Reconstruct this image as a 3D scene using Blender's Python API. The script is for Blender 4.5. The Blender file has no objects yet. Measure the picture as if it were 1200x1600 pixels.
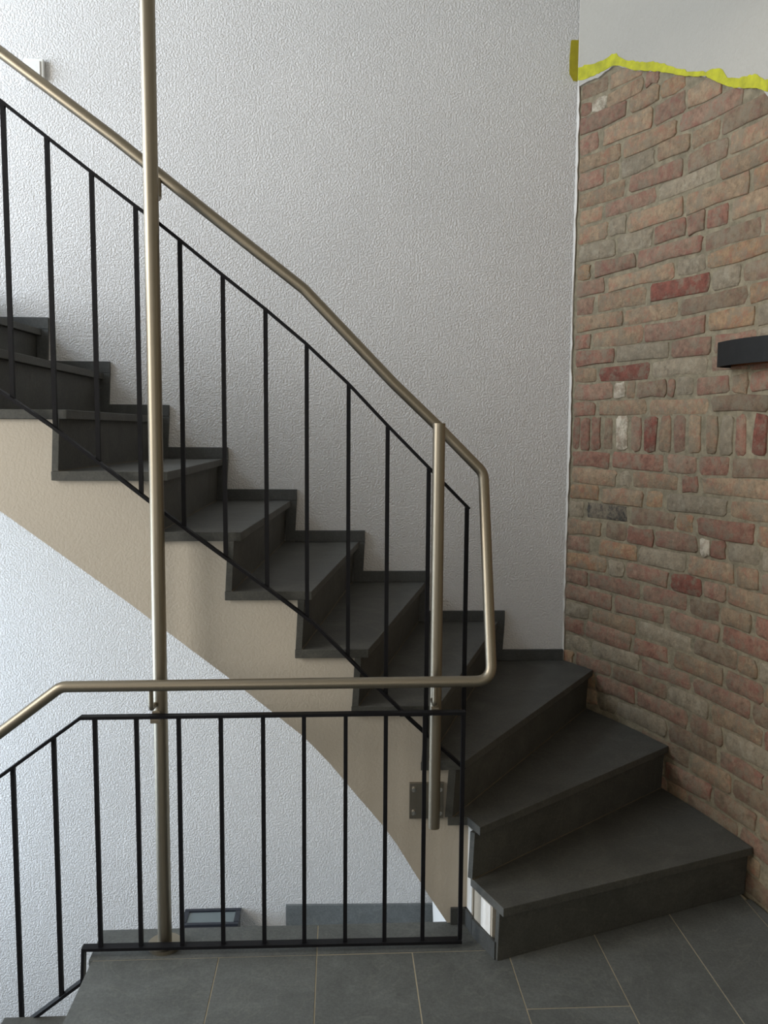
import bpy, bmesh, math, random
from mathutils import Vector, Matrix
random.seed(7)
sc = bpy.context.scene
C = sc.collection
R_ = math.radians

# ---------------------------------------------------------------- camera
H = 1.609
cam = bpy.data.cameras.new('camera')
cam.sensor_fit = 'VERTICAL'; cam.sensor_height = 24.0
cam.lens = 24.0 * 1322.5 / 1600.0
cam.clip_start = 0.05; cam.clip_end = 60
cam_o = bpy.data.objects.new('camera', cam); C.objects.link(cam_o)
yaw, pitch, roll = 0.0551747, 0.09583995, 0.00703973
f = Vector((math.sin(yaw)*math.cos(pitch), math.cos(yaw)*math.cos(pitch), -math.sin(pitch)))
r = Vector((math.cos(yaw), -math.sin(yaw), 0)); u = r.cross(f)
r2 = math.cos(roll)*r + math.sin(roll)*u; u2 = -math.sin(roll)*r + math.cos(roll)*u
M = Matrix((r2, u2, -f)).transposed().to_4x4(); M.translation = Vector((0, 0, H))
cam_o.matrix_world = M
sc.camera = cam_o

# ---------------------------------------------------------------- world, lights, exposure
sc.view_settings.view_transform = 'Standard'; sc.view_settings.look = 'None'
sc.view_settings.gamma = 1.0; sc.view_settings.use_curve_mapping = False
sc.view_settings.exposure = 0.0
w = bpy.data.worlds.new('world'); sc.world = w; w.use_nodes = True
w.node_tree.nodes['Background'].inputs[0].default_value = (0.75, 0.86, 1.0, 1)
w.node_tree.nodes['Background'].inputs[1].default_value = 0.6

def area_light(name, loc, direction, sx, sy, power, col, spread=180):
    l = bpy.data.lights.new(name, 'AREA'); l.shape = 'RECTANGLE'; l.size = sx; l.size_y = sy
    l.energy = power; l.color = col; l.spread = R_(spread)
    o = bpy.data.objects.new(name, l); C.objects.link(o); o.location = loc
    o.rotation_euler = Vector(direction).to_track_quat('-Z', 'Y').to_euler()
    return o
# daylight entering the windows of the left wall (upper storey, lower storey), then an added fill light behind the camera
area_light('window_and_fill_light', (-3.12, 2.75, 3.3), (1, 0, 0), 1.7, 1.9, 108, (0.76, 0.87, 1.0))
area_light('window_and_fill_light', (-3.12, 2.75, 0.35), (1, 0, 0), 1.7, 1.7, 92, (0.70, 0.84, 1.0))
area_light('window_and_fill_light', (-3.12, 1.15, 2.35), (1, 0, 0), 1.5, 1.6, 94, (1.0, 0.95, 0.87))
area_light('window_and_fill_light', (-0.9, -2.12, 1.75), (0, 1, 0), 1.5, 1.7, 16, (1.0, 0.90, 0.76))  # weak warm fill, added at the front wall's window to lift the shaded side

# ---------------------------------------------------------------- materials
def new_mat(name):
    m = bpy.data.materials.new(name); m.use_nodes = True
    return m, m.node_tree, m.node_tree.nodes['Principled BSDF']
def tex_coords(nt, kind='Object', scale=None):
    tc = nt.nodes.new('ShaderNodeTexCoord')
    if scale is None: return tc.outputs[kind]
    mp = nt.nodes.new('ShaderNodeMapping'); mp.inputs['Scale'].default_value = scale
    nt.links.new(tc.outputs[kind], mp.inputs[0]); return mp.outputs[0]
def noise(nt, vec, scale, detail=3, rough=.5, distort=0):
    n = nt.nodes.new('ShaderNodeTexNoise'); n.inputs['Scale'].default_value = scale
    n.inputs['Detail'].default_value = detail; n.inputs['Roughness'].default_value = rough
    n.inputs['Distortion'].default_value = distort
    nt.links.new(vec, n.inputs['Vector']); return n.outputs['Fac']
def ramp(nt, fac, stops):
    n = nt.nodes.new('ShaderNodeValToRGB'); e = n.color_ramp.elements
    while len(e) < len(stops): e.new(.5)
    for i, (p, c) in enumerate(stops): e[i].position = p; e[i].color = (*c, 1)
    nt.links.new(fac, n.inputs[0]); return n.outputs[0]
def bump(nt, b, fac, strength, dist, prev=None):
    n = nt.nodes.new('ShaderNodeBump'); n.inputs['Strength'].default_value = strength
    n.inputs['Distance'].default_value = dist
    nt.links.new(fac, n.inputs['Height'])
    if prev: nt.links.new(prev, n.inputs['Normal'])
    nt.links.new(n.outputs[0], b.inputs['Normal']); return n.outputs[0]
def mixc(nt, fac, a, b_, mode='MIX'):
    n = nt.nodes.new('ShaderNodeMix'); n.data_type = 'RGBA'; n.blend_type = mode
    for sock, v in ((n.inputs['Factor'], fac), (n.inputs['A'], a), (n.inputs['B'], b_)):
        if isinstance(v, (int, float)): sock.default_value = v
        elif isinstance(v, tuple): sock.default_value = (*v, 1)
        else: nt.links.new(v, sock)
    return n.outputs['Result']
def col_var(c, k): return tuple(min(1, x*k) for x in c)

def simple(name, c, rough=.5, metal=0, var=.12, scale=30, bs=0, bd=.001, bscale=200):
    m, nt, b = new_mat(name); v = tex_coords(nt)
    nt.links.new(ramp(nt, noise(nt, v, scale, 4, .6), [(.3, col_var(c, 1-var)), (.7, col_var(c, 1+var))]), b.inputs['Base Color'])
    b.inputs['Roughness'].default_value = rough; b.inputs['Metallic'].default_value = metal
    if bs: bump(nt, b, noise(nt, v, bscale, 3, .6), bs, bd)
    return m

def plaster(name, c, bs=.9, sc_=1.0):
    m, nt, b = new_mat(name); v = tex_coords(nt)
    nt.links.new(ramp(nt, noise(nt, v, 2.2, 5, .6), [(.25, col_var(c, .95)), (.75, col_var(c, 1.03))]), b.inputs['Base Color'])
    b.inputs['Roughness'].default_value = .85
    f1 = noise(nt, v, 125*sc_, 3, .55, .25)
    r_ = ramp(nt, f1, [(.38, (0, 0, 0)), (.6, (1, 1, 1))])
    p = bump(nt, b, r_, bs*.8, .0045)
    bump(nt, b, noise(nt, v, 260*sc_, 2, .6), bs*.3, .0015, p)
    return m
PLASTER = plaster('roughcast_white', (.74, .73, .72))
PLAIN = plaster('smooth_white_plaster', (.72, .70, .66), .25)
CREAM = plaster('cream_paint', (.56, .51, .43), .18)
BEIGE = plaster('beige_render', (.48, .44, .37), .2)
BRIGHT = plaster('bright_white_paint', (.82, .82, .80), .12)

def slate(name, c, rough=.5):
    m, nt, b = new_mat(name); v = tex_coords(nt)
    info = nt.nodes.new('ShaderNodeObjectInfo')
    add = nt.nodes.new('ShaderNodeVectorMath'); add.operation = 'ADD'
    comb = nt.nodes.new('ShaderNodeCombineXYZ')
    mul = nt.nodes.new('ShaderNodeMath'); mul.operation = 'MULTIPLY'; mul.inputs[1].default_value = 40
    nt.links.new(info.outputs['Random'], mul.inputs[0])
    for i in range(3): nt.links.new(mul.outputs[0], comb.inputs[i])
    nt.links.new(v, add.inputs[0]); nt.links.new(comb.outputs[0], add.inputs[1]); v = add.outputs[0]
    big = ramp(nt, noise(nt, v, 5, 6, .65, 1.2), [(.3, col_var(c, .78)), (.52, c), (.75, col_var(c, 1.3))])
    spk = ramp(nt, noise(nt, v, 130, 3, .7), [(.35, (.82, .82, .82)), (.7, (1.15, 1.15, 1.12))])
    cc = mixc(nt, 1.0, big, spk, 'MULTIPLY')
    vein = ramp(nt, noise(nt, v, 3.2, 4, .55, 2.2), [(.485, (0, 0, 0)), (.5, (1, 1, 1)), (.515, (0, 0, 0))])
    sep = nt.nodes.new('ShaderNodeMath'); sep.operation = 'MULTIPLY'; sep.inputs[1].default_value = .16
    nt.links.new(vein, sep.inputs[0])
    cc = mixc(nt, sep.outputs[0], cc, (c[0]*2.2, c[1]*2.1, c[2]*1.8))
    nt.links.new(cc, b.inputs['Base Color'])
    b.inputs['Roughness'].default_value = rough
    p = bump(nt, b, noise(nt, v, 14, 6, .6, 1.5), .25, .004)
    bump(nt, b, noise(nt, v, 160, 2, .6), .15, .001, p)
    return m
SLATE = slate('slate_stair', (.074, .075, .069), .66)
TILE = slate('slate_floor_tile', (.112, .120, .118), .68)
GROUT = simple('beige_grout', (.40, .35, .25), .9)
SKIRT = slate('slate_skirting', (.062, .066, .066), .5)

def steel(name, c, rough=.32):
    m, nt, b = new_mat(name); v = tex_coords(nt, 'Object', (900, 900, 8))
    n = noise(nt, v, 1.0, 3, .6)
    nt.links.new(ramp(nt, n, [(.3, col_var(c, .88)), (.7, col_var(c, 1.1))]), b.inputs['Base Color'])
    b.inputs['Metallic'].default_value = 1; b.inputs['Roughness'].default_value = rough
    bump(nt, b, n, .08, .0005)
    return m
STEEL = steel('brushed_steel', (.31, .275, .215), .46)
STEEL_PLATE = steel('dull_steel_plate', (.30, .28, .24), .4)
BOLT = steel('polished_bolt', (.8, .78, .74), .18)
BLACK = simple('black_lacquered_steel', (.006, .006, .008), .6, 0, .2, 60)
BLACK.node_tree.nodes['Principled BSDF'].inputs['Specular IOR Level'].default_value = .2
LAMP_BLACK = simple('matt_black_lamp', (.013, .013, .013), .65, 0, .15, 60)
LAMP_BLACK.node_tree.nodes['Principled BSDF'].inputs['Specular IOR Level'].default_value = .2
COPPER = simple('copper_lamp_lining', (.40, .15, .06), .4, .6)
LAMP_GREY = simple('grey_lamp_metal', (.10, .10, .11), .45, .3)
FRAME = simple('dark_blue_grey_frame', (.030, .034, .045), .4, .2)
WHITE_PLASTIC = simple('white_plastic', (.75, .75, .72), .35, 0, .02)
TAPE_M = simple('yellow_tape', (.43, .42, .008), .45, 0, .25, 25, .5, .002, 60)
TAPE_D = simple('olive_tape', (.36, .31, .010), .45, 0, .15, 25)
MORTAR = simple('grey_mortar', (.235, .20, .135), .95, 0, .3, 28, .9, .005, 90)
m_, nt_, b_ = new_mat('frosted_glass')
b_.inputs['Base Color'].default_value = (.16, .19, .195, 1); b_.inputs['Roughness'].default_value = .25
GLASS = m_
m_, nt_, b_ = new_mat('window_glass')
b_.inputs['Base Color'].default_value = (.9, .95, 1, 1); b_.inputs['Roughness'].default_value = .05
b_.inputs['Transmission Weight'].default_value = 1
WGLASS = m_

def brick_mat(tag, c, spot, amount=.5):
    m, nt, b = new_mat('brick_'+tag); v = tex_coords(nt)
    info = nt.nodes.new('ShaderNodeObjectInfo')
    add = nt.nodes.new('ShaderNodeVectorMath'); add.operation = 'ADD'
    comb = nt.nodes.new('ShaderNodeCombineXYZ')
    mul = nt.nodes.new('ShaderNodeMath'); mul.operation = 'MULTIPLY'; mul.inputs[1].default_value = 30
    nt.links.new(info.outputs['Random'], mul.inputs[0])
    for i in range(3): nt.links.new(mul.outputs[0], comb.inputs[i])
    nt.links.new(v, add.inputs[0]); nt.links.new(comb.outputs[0], add.inputs[1]); v = add.outputs[0]
    base = ramp(nt, noise(nt, v, 34, 6, .75, .2), [(.34, col_var(c, .62)), (.5, c), (.66, col_var(c, 1.3))])
    lo = .58 - .2*amount
    msk = ramp(nt, noise(nt, v, 20, 6, .72, .15), [(lo, (0, 0, 0)), (lo+.16, (1, 1, 1))])
    base = mixc(nt, msk, base, spot)
    sm = ramp(nt, noise(nt, v, 18, 6, .75, .2), [(.47, (0, 0, 0)), (.6, (1, 1, 1))])   # mortar smears
    sc2 = nt.nodes.new('ShaderNodeMath'); sc2.operation = 'MULTIPLY'; sc2.inputs[1].default_value = .75
    nt.links.new(sm, sc2.inputs[0])
    base = mixc(nt, sc2.outputs[0], base, (.235, .198, .14))
    hv = nt.nodes.new('ShaderNodeMapRange'); hv.inputs['To Min'].default_value = .86; hv.inputs['To Max'].default_value = 1.12
    nt.links.new(info.outputs['Random'], hv.inputs['Value'])
    rgb = nt.nodes.new('ShaderNodeCombineColor')
    for i in range(3): nt.links.new(hv.outputs[0], rgb.inputs[i])
    base = mixc(nt, 1.0, base, rgb.outputs[0], 'MULTIPLY')
    nt.links.new(base, b.inputs['Base Color'])
    b.inputs['Roughness'].default_value = .9
    p = bump(nt, b, noise(nt, v, 40, 6, .7), 1.0, .009)
    bump(nt, b, noise(nt, v, 220, 2, .6), .3, .0012, p)
    return m
BR = {'T': brick_mat('tan', (0.311, 0.222, 0.14), (0.317, 0.165, 0.107), .45),
      'P': brick_mat('pink', (0.279, 0.175, 0.12), (0.262, 0.118, 0.086), .45),
      'R': brick_mat('red', (0.251, 0.123, 0.085), (0.298, 0.195, 0.13), .4),
      'X': brick_mat('deep_red', (0.222, 0.077, 0.053), (0.192, 0.087, 0.061), .5),
      'O': brick_mat('ochre', (0.315, 0.206, 0.117), (0.296, 0.139, 0.085), .5),
      'G': brick_mat('grey', (0.272, 0.221, 0.154), (0.343, 0.297, 0.217), .5),
      'B': brick_mat('brown', (0.216, 0.155, 0.101), (0.205, 0.115, 0.081), .5),
      'W': brick_mat('chalky', (0.372, 0.283, 0.206), (0.58, 0.515, 0.406), 1.0),
      'D': brick_mat('sooty', (0.161, 0.13, 0.094), (0.054, 0.05, 0.043), .9)}

# ---------------------------------------------------------------- helpers
def obj(name, bm, m, parent=None, smooth=False, bevel=0, kind=None, label=None):
    bmesh.ops.recalc_face_normals(bm, faces=bm.faces)
    if bevel: bmesh.ops.bevel(bm, geom=[e for e in bm.edges if e.calc_face_angle(0) > .6], offset=bevel, segments=2, profile=.6, affect='EDGES')
    me = bpy.data.meshes.new(name); bm.to_mesh(me); bm.free()
    me.materials.append(m)
    if smooth: me.polygons.foreach_set('use_smooth', [True]*len(me.polygons))
    o = bpy.data.objects.new(name, me); C.objects.link(o)
    if parent: o.parent = parent; o.matrix_parent_inverse = Matrix.Translation(-parent.location)
    if kind: o['kind'] = kind
    if label: o['label'] = label
    return o
def empty(name, loc, label=None, cat=None, group=None, kind=None):
    o = bpy.data.objects.new(name, None); C.objects.link(o); o.location = loc
    if label: o['label'] = label; o['category'] = cat
    if group: o['group'] = group
    if kind: o['kind'] = kind
    return o
def tag(o, label, cat, group=None):
    o['label'] = label; o['category'] = cat
    if group: o['group'] = group
    return o
def prism(bm, pts, z0, z1):
    """polygon in plan (x,y) between two heights; z0/z1 numbers"""
    a = [bm.verts.new((x, y, z0)) for x, y in pts]; b = [bm.verts.new((x, y, z1)) for x, y in pts]
    bm.faces.new(a); bm.faces.new(b); n = len(pts)
    for i in range(n): bm.faces.new((a[i], a[(i+1) % n], b[(i+1) % n], b[i]))
    return bm
def plate(bm, pts, y0, y1):
    """polygon in elevation (x,z) between two depths"""
    a = [bm.verts.new((x, y0, z)) for x, z in pts]; b = [bm.verts.new((x, y1, z)) for x, z in pts]
    bm.faces.new(a); bm.faces.new(b); n = len(pts)
    for i in range(n): bm.faces.new((a[i], a[(i+1) % n], b[(i+1) % n], b[i]))
    return bm
def hexa(bm, a4, b4):
    a = [bm.verts.new(p) for p in a4]; b = [bm.verts.new(p) for p in b4]
    bm.faces.new(a); bm.faces.new(b)
    for i in range(4): bm.faces.new((a[i], a[(i+1) % 4], b[(i+1) % 4], b[i]))
    return bm
def box(bm, x0, x1, y0, y1, z0, z1): return prism(bm, [(x0, y0), (x1, y0), (x1, y1), (x0, y1)], z0, z1)
def NB(): return bmesh.new()
def sweep(bm, path, rad, seg=20, bend=0, flat=None):
    """tube (or flat bar: flat=(w_y, t)) along a 3D path, mitred joints; bend = fillet radius"""
    P = [Vector(p) for p in path]
    if bend:
        Q = [P[0]]
        for i in range(1, len(P)-1):
            a, b, c = P[i-1], P[i], P[i+1]
            d1 = (a-b).normalized(); d2 = (c-b).normalized()
            ang = d1.angle(d2); turn = math.pi-ang
            t = min(bend*math.tan(turn/2), (a-b).length*.45, (c-b).length*.45)
            if turn < R_(2): Q.append(b); continue
            n = max(3, int(turn/R_(9)))
            for k in range(n+1):
                s = k/n
                Q.append((b+d1*t)*(1-s)**2 + b*2*s*(1-s) + (b+d2*t)*s*s)
        Q.append(P[-1]); P = Q
    rings = []; prev = None
    for i, p in enumerate(P):
        t_in = (p-P[i-1]).normalized() if i else None
        t_out = (P[i+1]-p).normalized() if i < len(P)-1 else None
        t = ((t_in or t_out)+(t_out or t_in)).normalized()
        ref = Vector((0, 1, 0)) if abs(t.y) < .9 else Vector((0, 0, 1))
        n1 = (ref - t*ref.dot(t)).normalized(); n2 = t.cross(n1)
        k = 1/max(.4, t.dot(t_in or t_out))
        if flat:
            wy, th = flat
            ring = [p+n1*(sy*wy/2)+n2*(sx*th/2*k) for sy, sx in ((-1, -1), (1, -1), (1, 1), (-1, 1))]
        else:
            ring = [p+n1*math.cos(2*math.pi*j/seg)*rad+n2*math.sin(2*math.pi*j/seg)*rad*(k if not bend else 1) for j in range(seg)]
        rings.append([bm.verts.new(q) for q in ring])
    n = len(rings[0])
    for a, b in zip(rings, rings[1:]):
        for j in range(n): bm.faces.new((a[j], a[(j+1) % n], b[(j+1) % n], b[j]))
    bm.faces.new(rings[0]); bm.faces.new(rings[-1])
    return bm
def cyl(bm, p0, p1, rad, seg=20): return sweep(bm, [p0, p1], rad, seg)
def smooth_by_angle(o, a=40):
    me = o.data
    me.polygons.foreach_set('use_smooth', [True]*len(me.polygons))
    me.set_sharp_from_angle(angle=R_(a))
    return o
def lerp(a, b, t): return tuple(x+(y-x)*t for x, y in zip(a, b))

# ---------------------------------------------------------------- measured data (metres)
COURSES = [
    (3.105, 0.078, [(0.163, 0.215, "P"), (0.222, 0.317, "R")]),
    (3.0321, 0.0729, [(0.015, 0.174, "B"), (0.185, 0.371, "T"), (0.385, 0.476, "T"), (0.606, 0.738, "P"), (0.751, 0.79, "P")]),
    (2.9671, 0.065, [(0.01, 0.079, "R"), (0.083, 0.162, "W"), (0.169, 0.374, "T"), (0.388, 0.466, "P"), (0.48, 0.597, "T"), (0.617, 0.769, "P"), (0.781, 0.92, "R"), (0.932, 1.016, "T")]),
    (2.8923, 0.0748, [(0.009, 0.283, "P"), (0.305, 0.466, "T"), (0.477, 0.608, "O"), (0.628, 0.786, "P"), (0.799, 0.937, "G"), (0.949, 1.065, "T")]),
    (2.8083, 0.084, [(0.012, 0.123, "P"), (0.157, 0.432, "T"), (0.446, 0.612, "P"), (0.626, 0.804, "T"), (0.82, 1.015, "T")]),
    (2.7329, 0.0754, [(0.015, 0.254, "T"), (0.276, 0.569, "T"), (0.59, 0.91, "P"), (0.929, 1.077, "G")]),
    (2.655, 0.0779, [(0.014, 0.16, "P"), (0.175, 0.254, "T"), (0.265, 0.451, "G"), (0.468, 0.642, "T"), (0.655, 0.801, "T"), (0.817, 1.053, "B")]),
    (2.5764, 0.0786, [(0.018, 0.291, "T"), (0.317, 0.612, "P"), (0.636, 0.845, "B"), (0.857, 1.074, "T")]),
    (2.5042, 0.0722, [(0.021, 0.163, "T"), (0.175, 0.469, "P"), (0.487, 0.794, "G"), (0.814, 1.064, "T")]),
    (2.425, 0.0792, [(0.02, 0.193, "T"), (0.205, 0.302, "G"), (0.317, 0.621, "T"), (0.638, 0.962, "T"), (0.981, 1.099, "O")]),
    (2.342, 0.083, [(0.027, 0.242, "G"), (0.261, 0.456, "G"), (0.471, 0.643, "R"), (0.653, 0.745, "P"), (0.755, 0.863, "R"), (0.879, 1.09, "T")]),
    (2.2693, 0.0727, [(0.022, 0.1, "O"), (0.124, 0.365, "P"), (0.38, 0.733, "P"), (0.743, 1.029, "B"), (1.045, 1.126, "T")]),
    (2.199, 0.0703, [(0.021, 0.188, "P"), (0.208, 0.585, "T"), (0.603, 0.757, "G"), (0.771, 1.086, "O")]),
    (2.1192, 0.0798, [(0.02, 0.126, "P"), (0.145, 0.435, "T"), (0.457, 0.782, "X"), (0.799, 0.939, "G"), (0.952, 1.122, "B")]),
    (2.0463, 0.0729, [(0.023, 0.302, "T"), (0.313, 0.615, "T"), (0.629, 0.976, "B"), (0.989, 1.158, "O")]),
    (1.9687, 0.0776, [(0.018, 0.113, "R"), (0.129, 0.421, "T"), (0.436, 0.771, "P"), (0.785, 1.019, "O"), (1.032, 1.178, "G")]),
    (1.8937, 0.075, [(0.029, 0.26, "R"), (0.275, 0.571, "G"), (0.588, 0.803, "P"), (0.817, 1.031, "P")]),
    (1.8222, 0.0715, [(0.024, 0.151, "T"), (0.174, 0.466, "X"), (0.484, 0.787, "G"), (0.808, 0.998, "P"), (1.011, 1.175, "R")]),
    (1.7451, 0.0771, [(0.027, 0.251, "P"), (0.27, 0.331, "W"), (0.339, 0.392, "T"), (0.407, 0.568, "B"), (0.579, 0.615, "R"), (0.625, 0.72, "G"), (0.737, 0.906, "P"), (0.926, 1.003, "T"), (1.019, 1.15, "R")]),
    (1.6776, 0.0675, [(0.022, 0.157, "R"), (0.173, 0.455, "T"), (0.477, 0.8, "T"), (0.821, 1.109, "B")]),
    (1.5277, 0.1499, [(0.022, 0.059, "R"), (0.071, 0.126, "R"), (0.138, 0.193, "R"), (0.209, 0.267, "B"), (0.29, 0.352, "W"), (0.378, 0.435, "P"), (0.453, 0.523, "X"), (0.542, 0.603, "T"), (0.621, 0.682, "P"), (0.703, 0.766, "T"), (0.8, 0.858, "T"), (0.878, 0.935, "G"), (0.951, 1.003, "R"), (1.045, 1.108, "X")]),
    (1.4512, 0.0765, [(0.023, 0.253, "R"), (0.273, 0.563, "R"), (0.592, 0.755, "P"), (0.766, 0.926, "R"), (0.942, 1.172, "B")]),
    (1.3767, 0.0745, [(0.022, 0.295, "T"), (0.315, 0.384, "G"), (0.395, 0.654, "T"), (0.675, 0.764, "R"), (0.788, 1.162, "T")]),
    (1.3024, 0.0743, [(0.017, 0.193, "O"), (0.213, 0.459, "T"), (0.478, 0.575, "O"), (0.6, 0.922, "G"), (0.942, 1.174, "T")]),
    (1.2241, 0.0783, [(0.003, 0.101, "G"), (0.121, 0.368, "D"), (0.387, 0.645, "B"), (0.659, 0.745, "O"), (0.773, 1.069, "R"), (1.092, 1.205, "O")]),
    (1.1463, 0.0778, [(0.002, 0.208, "T"), (0.24, 0.364, "B"), (0.376, 0.528, "R"), (0.542, 0.774, "P"), (0.795, 0.844, "W"), (0.851, 0.926, "R"), (0.939, 1.097, "G"), (1.113, 1.226, "G")]),
    (1.0688, 0.0775, [(0.001, 0.147, "P"), (0.203, 0.434, "O"), (0.449, 0.718, "G"), (0.733, 0.978, "T"), (0.992, 1.1, "T"), (1.119, 1.217, "P")]),
    (0.9923, 0.0765, [(0.0, 0.251, "O"), (0.27, 0.36, "G"), (0.376, 0.618, "P"), (0.64, 0.808, "X"), (0.822, 0.936, "P"), (0.95, 1.176, "T")]),
    (0.9165, 0.0758, [(0.0, 0.138, "P"), (0.15, 0.457, "P"), (0.48, 0.731, "P"), (0.749, 0.907, "B"), (0.921, 1.075, "T"), (1.098, 1.244, "R")]),
    (0.8396, 0.0769, [(0.0, 0.293, "P"), (0.313, 0.604, "P"), (0.645, 0.912, "P"), (0.929, 1.219, "R")]),
    (0.7655, 0.0741, [(0.0, 0.148, "G"), (0.177, 0.438, "T"), (0.461, 0.762, "G"), (0.784, 1.013, "B"), (1.026, 1.115, "T"), (1.132, 1.256, "G")]),
    (0.6878, 0.0777, [(0.0, 0.127, "R"), (0.143, 0.418, "P"), (0.434, 0.635, "R"), (0.676, 0.946, "T"), (0.964, 1.15, "P")]),
    (0.6148, 0.073, [(0.002, 0.163, "G"), (0.183, 0.469, "G"), (0.488, 0.768, "P"), (0.786, 1.09, "P"), (1.107, 1.268, "B")]),
    (0.5429, 0.0719, [(0.076, 0.295, "P"), (0.315, 0.636, "B"), (0.655, 0.872, "G"), (0.89, 1.161, "T")]),
    (0.4654, 0.0775, [(0.218, 0.449, "P"), (0.468, 0.759, "P"), (0.78, 0.958, "B"), (0.975, 1.248, "G")]),
    (0.3879, 0.0775, [(0.354, 0.645, "G"), (0.663, 0.928, "B"), (0.949, 1.173, "P")]),
    (0.3104, 0.0775, [(0.496, 0.779, "B"), (0.797, 1.01, "T"), (1.027, 1.26, "B")]),
    (0.2329, 0.0775, [(0.654, 0.91, "P"), (0.932, 1.151, "B"), (1.171, 1.282, "T")]),
    (0.1554, 0.0775, [(0.789, 1.055, "B"), (1.076, 1.272, "P")]),
    (0.0779, 0.0775, [(0.956, 1.179, "T")]),
    (0.0004, 0.0775, [(1.066, 1.284, "B")]),
    (-0.0771, 0.0775, [(1.123, 1.241, "T")]),
]
EDGE = [(0.0, 3.104), (0.05, 3.106), (0.1, 3.105), (0.15, 3.109), (0.19, 3.115), (0.215, 3.124), (0.245, 3.106), (0.3, 3.076), (0.375, 3.042), (0.465, 3.009), (0.535, 2.979), (0.615, 2.938), (0.69, 2.906), (0.74, 2.89), (0.79, 2.854), (0.835, 2.822), (0.905, 2.79), (0.985, 2.761), (1.035, 2.73)]
TAPE = [(0.0, 3.187, 3.131), (0.055, 3.178, 3.123), (0.11, 3.169, 3.121), (0.165, 3.165, 3.12), (0.21, 3.169, 3.124), (0.225, 3.161, 3.116), (0.26, 3.128, 3.101), (0.315, 3.101, 3.067), (0.365, 3.08, 3.047), (0.425, 3.058, 3.024), (0.495, 3.025, 2.994), (0.55, 2.992, 2.969), (0.58, 2.976, 2.951), (0.655, 2.933, 2.921), (0.725, 2.909, 2.895), (0.77, 2.905, 2.864), (0.805, 2.891, 2.84), (0.84, 2.846, 2.82), (0.87, 2.833, 2.803), (0.92, 2.818, 2.783), (0.965, 2.811, 2.766), (1.0, 2.79, 2.751), (1.03, 2.766, 2.73)]
UP_TOP = [(-1.07, 2.619), (-0.966, 2.542), (-0.838, 2.444), (-0.714, 2.349), (-0.59, 2.256), (-0.526, 2.21), (-0.464, 2.162), (-0.34, 2.063), (-0.215, 1.966), (-0.093, 1.865), (0.033, 1.748), (0.152, 1.624), (0.283, 1.493), (0.405, 1.371)]
UP_BOT = [(-1.103, 1.796), (-0.996, 1.719), (-0.845, 1.613), (-0.573, 1.398), (-0.441, 1.295), (-0.216, 1.127), (-0.073, 1.016), (0.092, 0.845), (0.228, 0.707), (0.403, 0.544)]
UP_BAL_TOP = [(-0.959, 2.537), (-0.838, 2.444), (-0.714, 2.349), (-0.59, 2.256), (-0.464, 2.162), (-0.34, 2.063), (-0.215, 1.966), (-0.093, 1.865), (0.033, 1.748), (0.152, 1.624), (0.279, 1.493), (0.399, 1.375)]
UP_HAND = [(-1.082, 2.765), (-0.976, 2.691), (-0.654, 2.457), (-0.535, 2.365), (-0.377, 2.243), (-0.102, 2.033), (0.173, 1.752), (0.305, 1.628), (0.448, 1.484)]
UP_HAND_END = [(0.455, 1.467)]
LOW_HAND = [(0.456, 0.865), (0.331, 0.862), (-0.804, 0.859), (-0.983, 0.723), (-1.095, 0.638)]
LOW_TOP = [(0.391, 0.755), (-0.761, 0.753), (-1.003, 0.575), (-1.099, 0.503)]
LOW_BOT = [(0.39, 0.021), (-0.772, 0.028), (-0.777, -0.078), (-0.909, -0.178), (-1.033, -0.27), (-1.132, -0.345)]
LOW_BAL_TOP = [(-0.965, 0.594), (-0.843, 0.683), (-0.721, 0.752), (-0.599, 0.753), (-0.474, 0.753), (-0.349, 0.754), (-0.223, 0.752), (-0.1, 0.753), (0.026, 0.753), (0.148, 0.754), (0.267, 0.755), (0.385, 0.755)]

# curved brick wall in plan: starts at the corner with the back wall, s = metres along it
_S = [i*.01 for i in range(0, 560)]
_P = [(1.048, 3.8)]
for s_ in _S[:-1]:
    a_ = R_(max(29-16*s_, 5)); x_, y_ = _P[-1]
    _P.append((x_+math.sin(a_)*.01, y_-math.cos(a_)*.01))
def wall_pt(s, out=0.0):
    """point on the brick face; out > 0 moves into the room"""
    s = max(0, min(s, 5.58)); i = int(s/.01); t = s/.01-i
    x, y = lerp(_P[i], _P[min(i+1, len(_P)-1)], t)
    a = R_(max(29-16*s, 5))
    return (x-math.cos(a)*out, y-math.sin(a)*out)
def wall_x(y):
    for (x, yy) in _P:
        if yy <= y: return x
    return _P[-1][0]

RISE = .185
Y_OPEN = 2.605        # ends of the treads on the stairwell side
Y_STR = 2.622         # face of the plastered stringer
Y_WALL = 3.8
Z_LOW, Z_TOP = -3.0, 5.2

# ---------------------------------------------------------------- the setting
bm = NB(); box(bm, -3.3, 1.048, Y_WALL, Y_WALL+.25, Z_LOW, Z_TOP); box(bm, 1.048, 1.3, Y_WALL+.0, Y_WALL+.25, Z_LOW, Z_TOP)
wall_back = obj('wall_back', bm, PLASTER, kind='structure')
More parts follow.
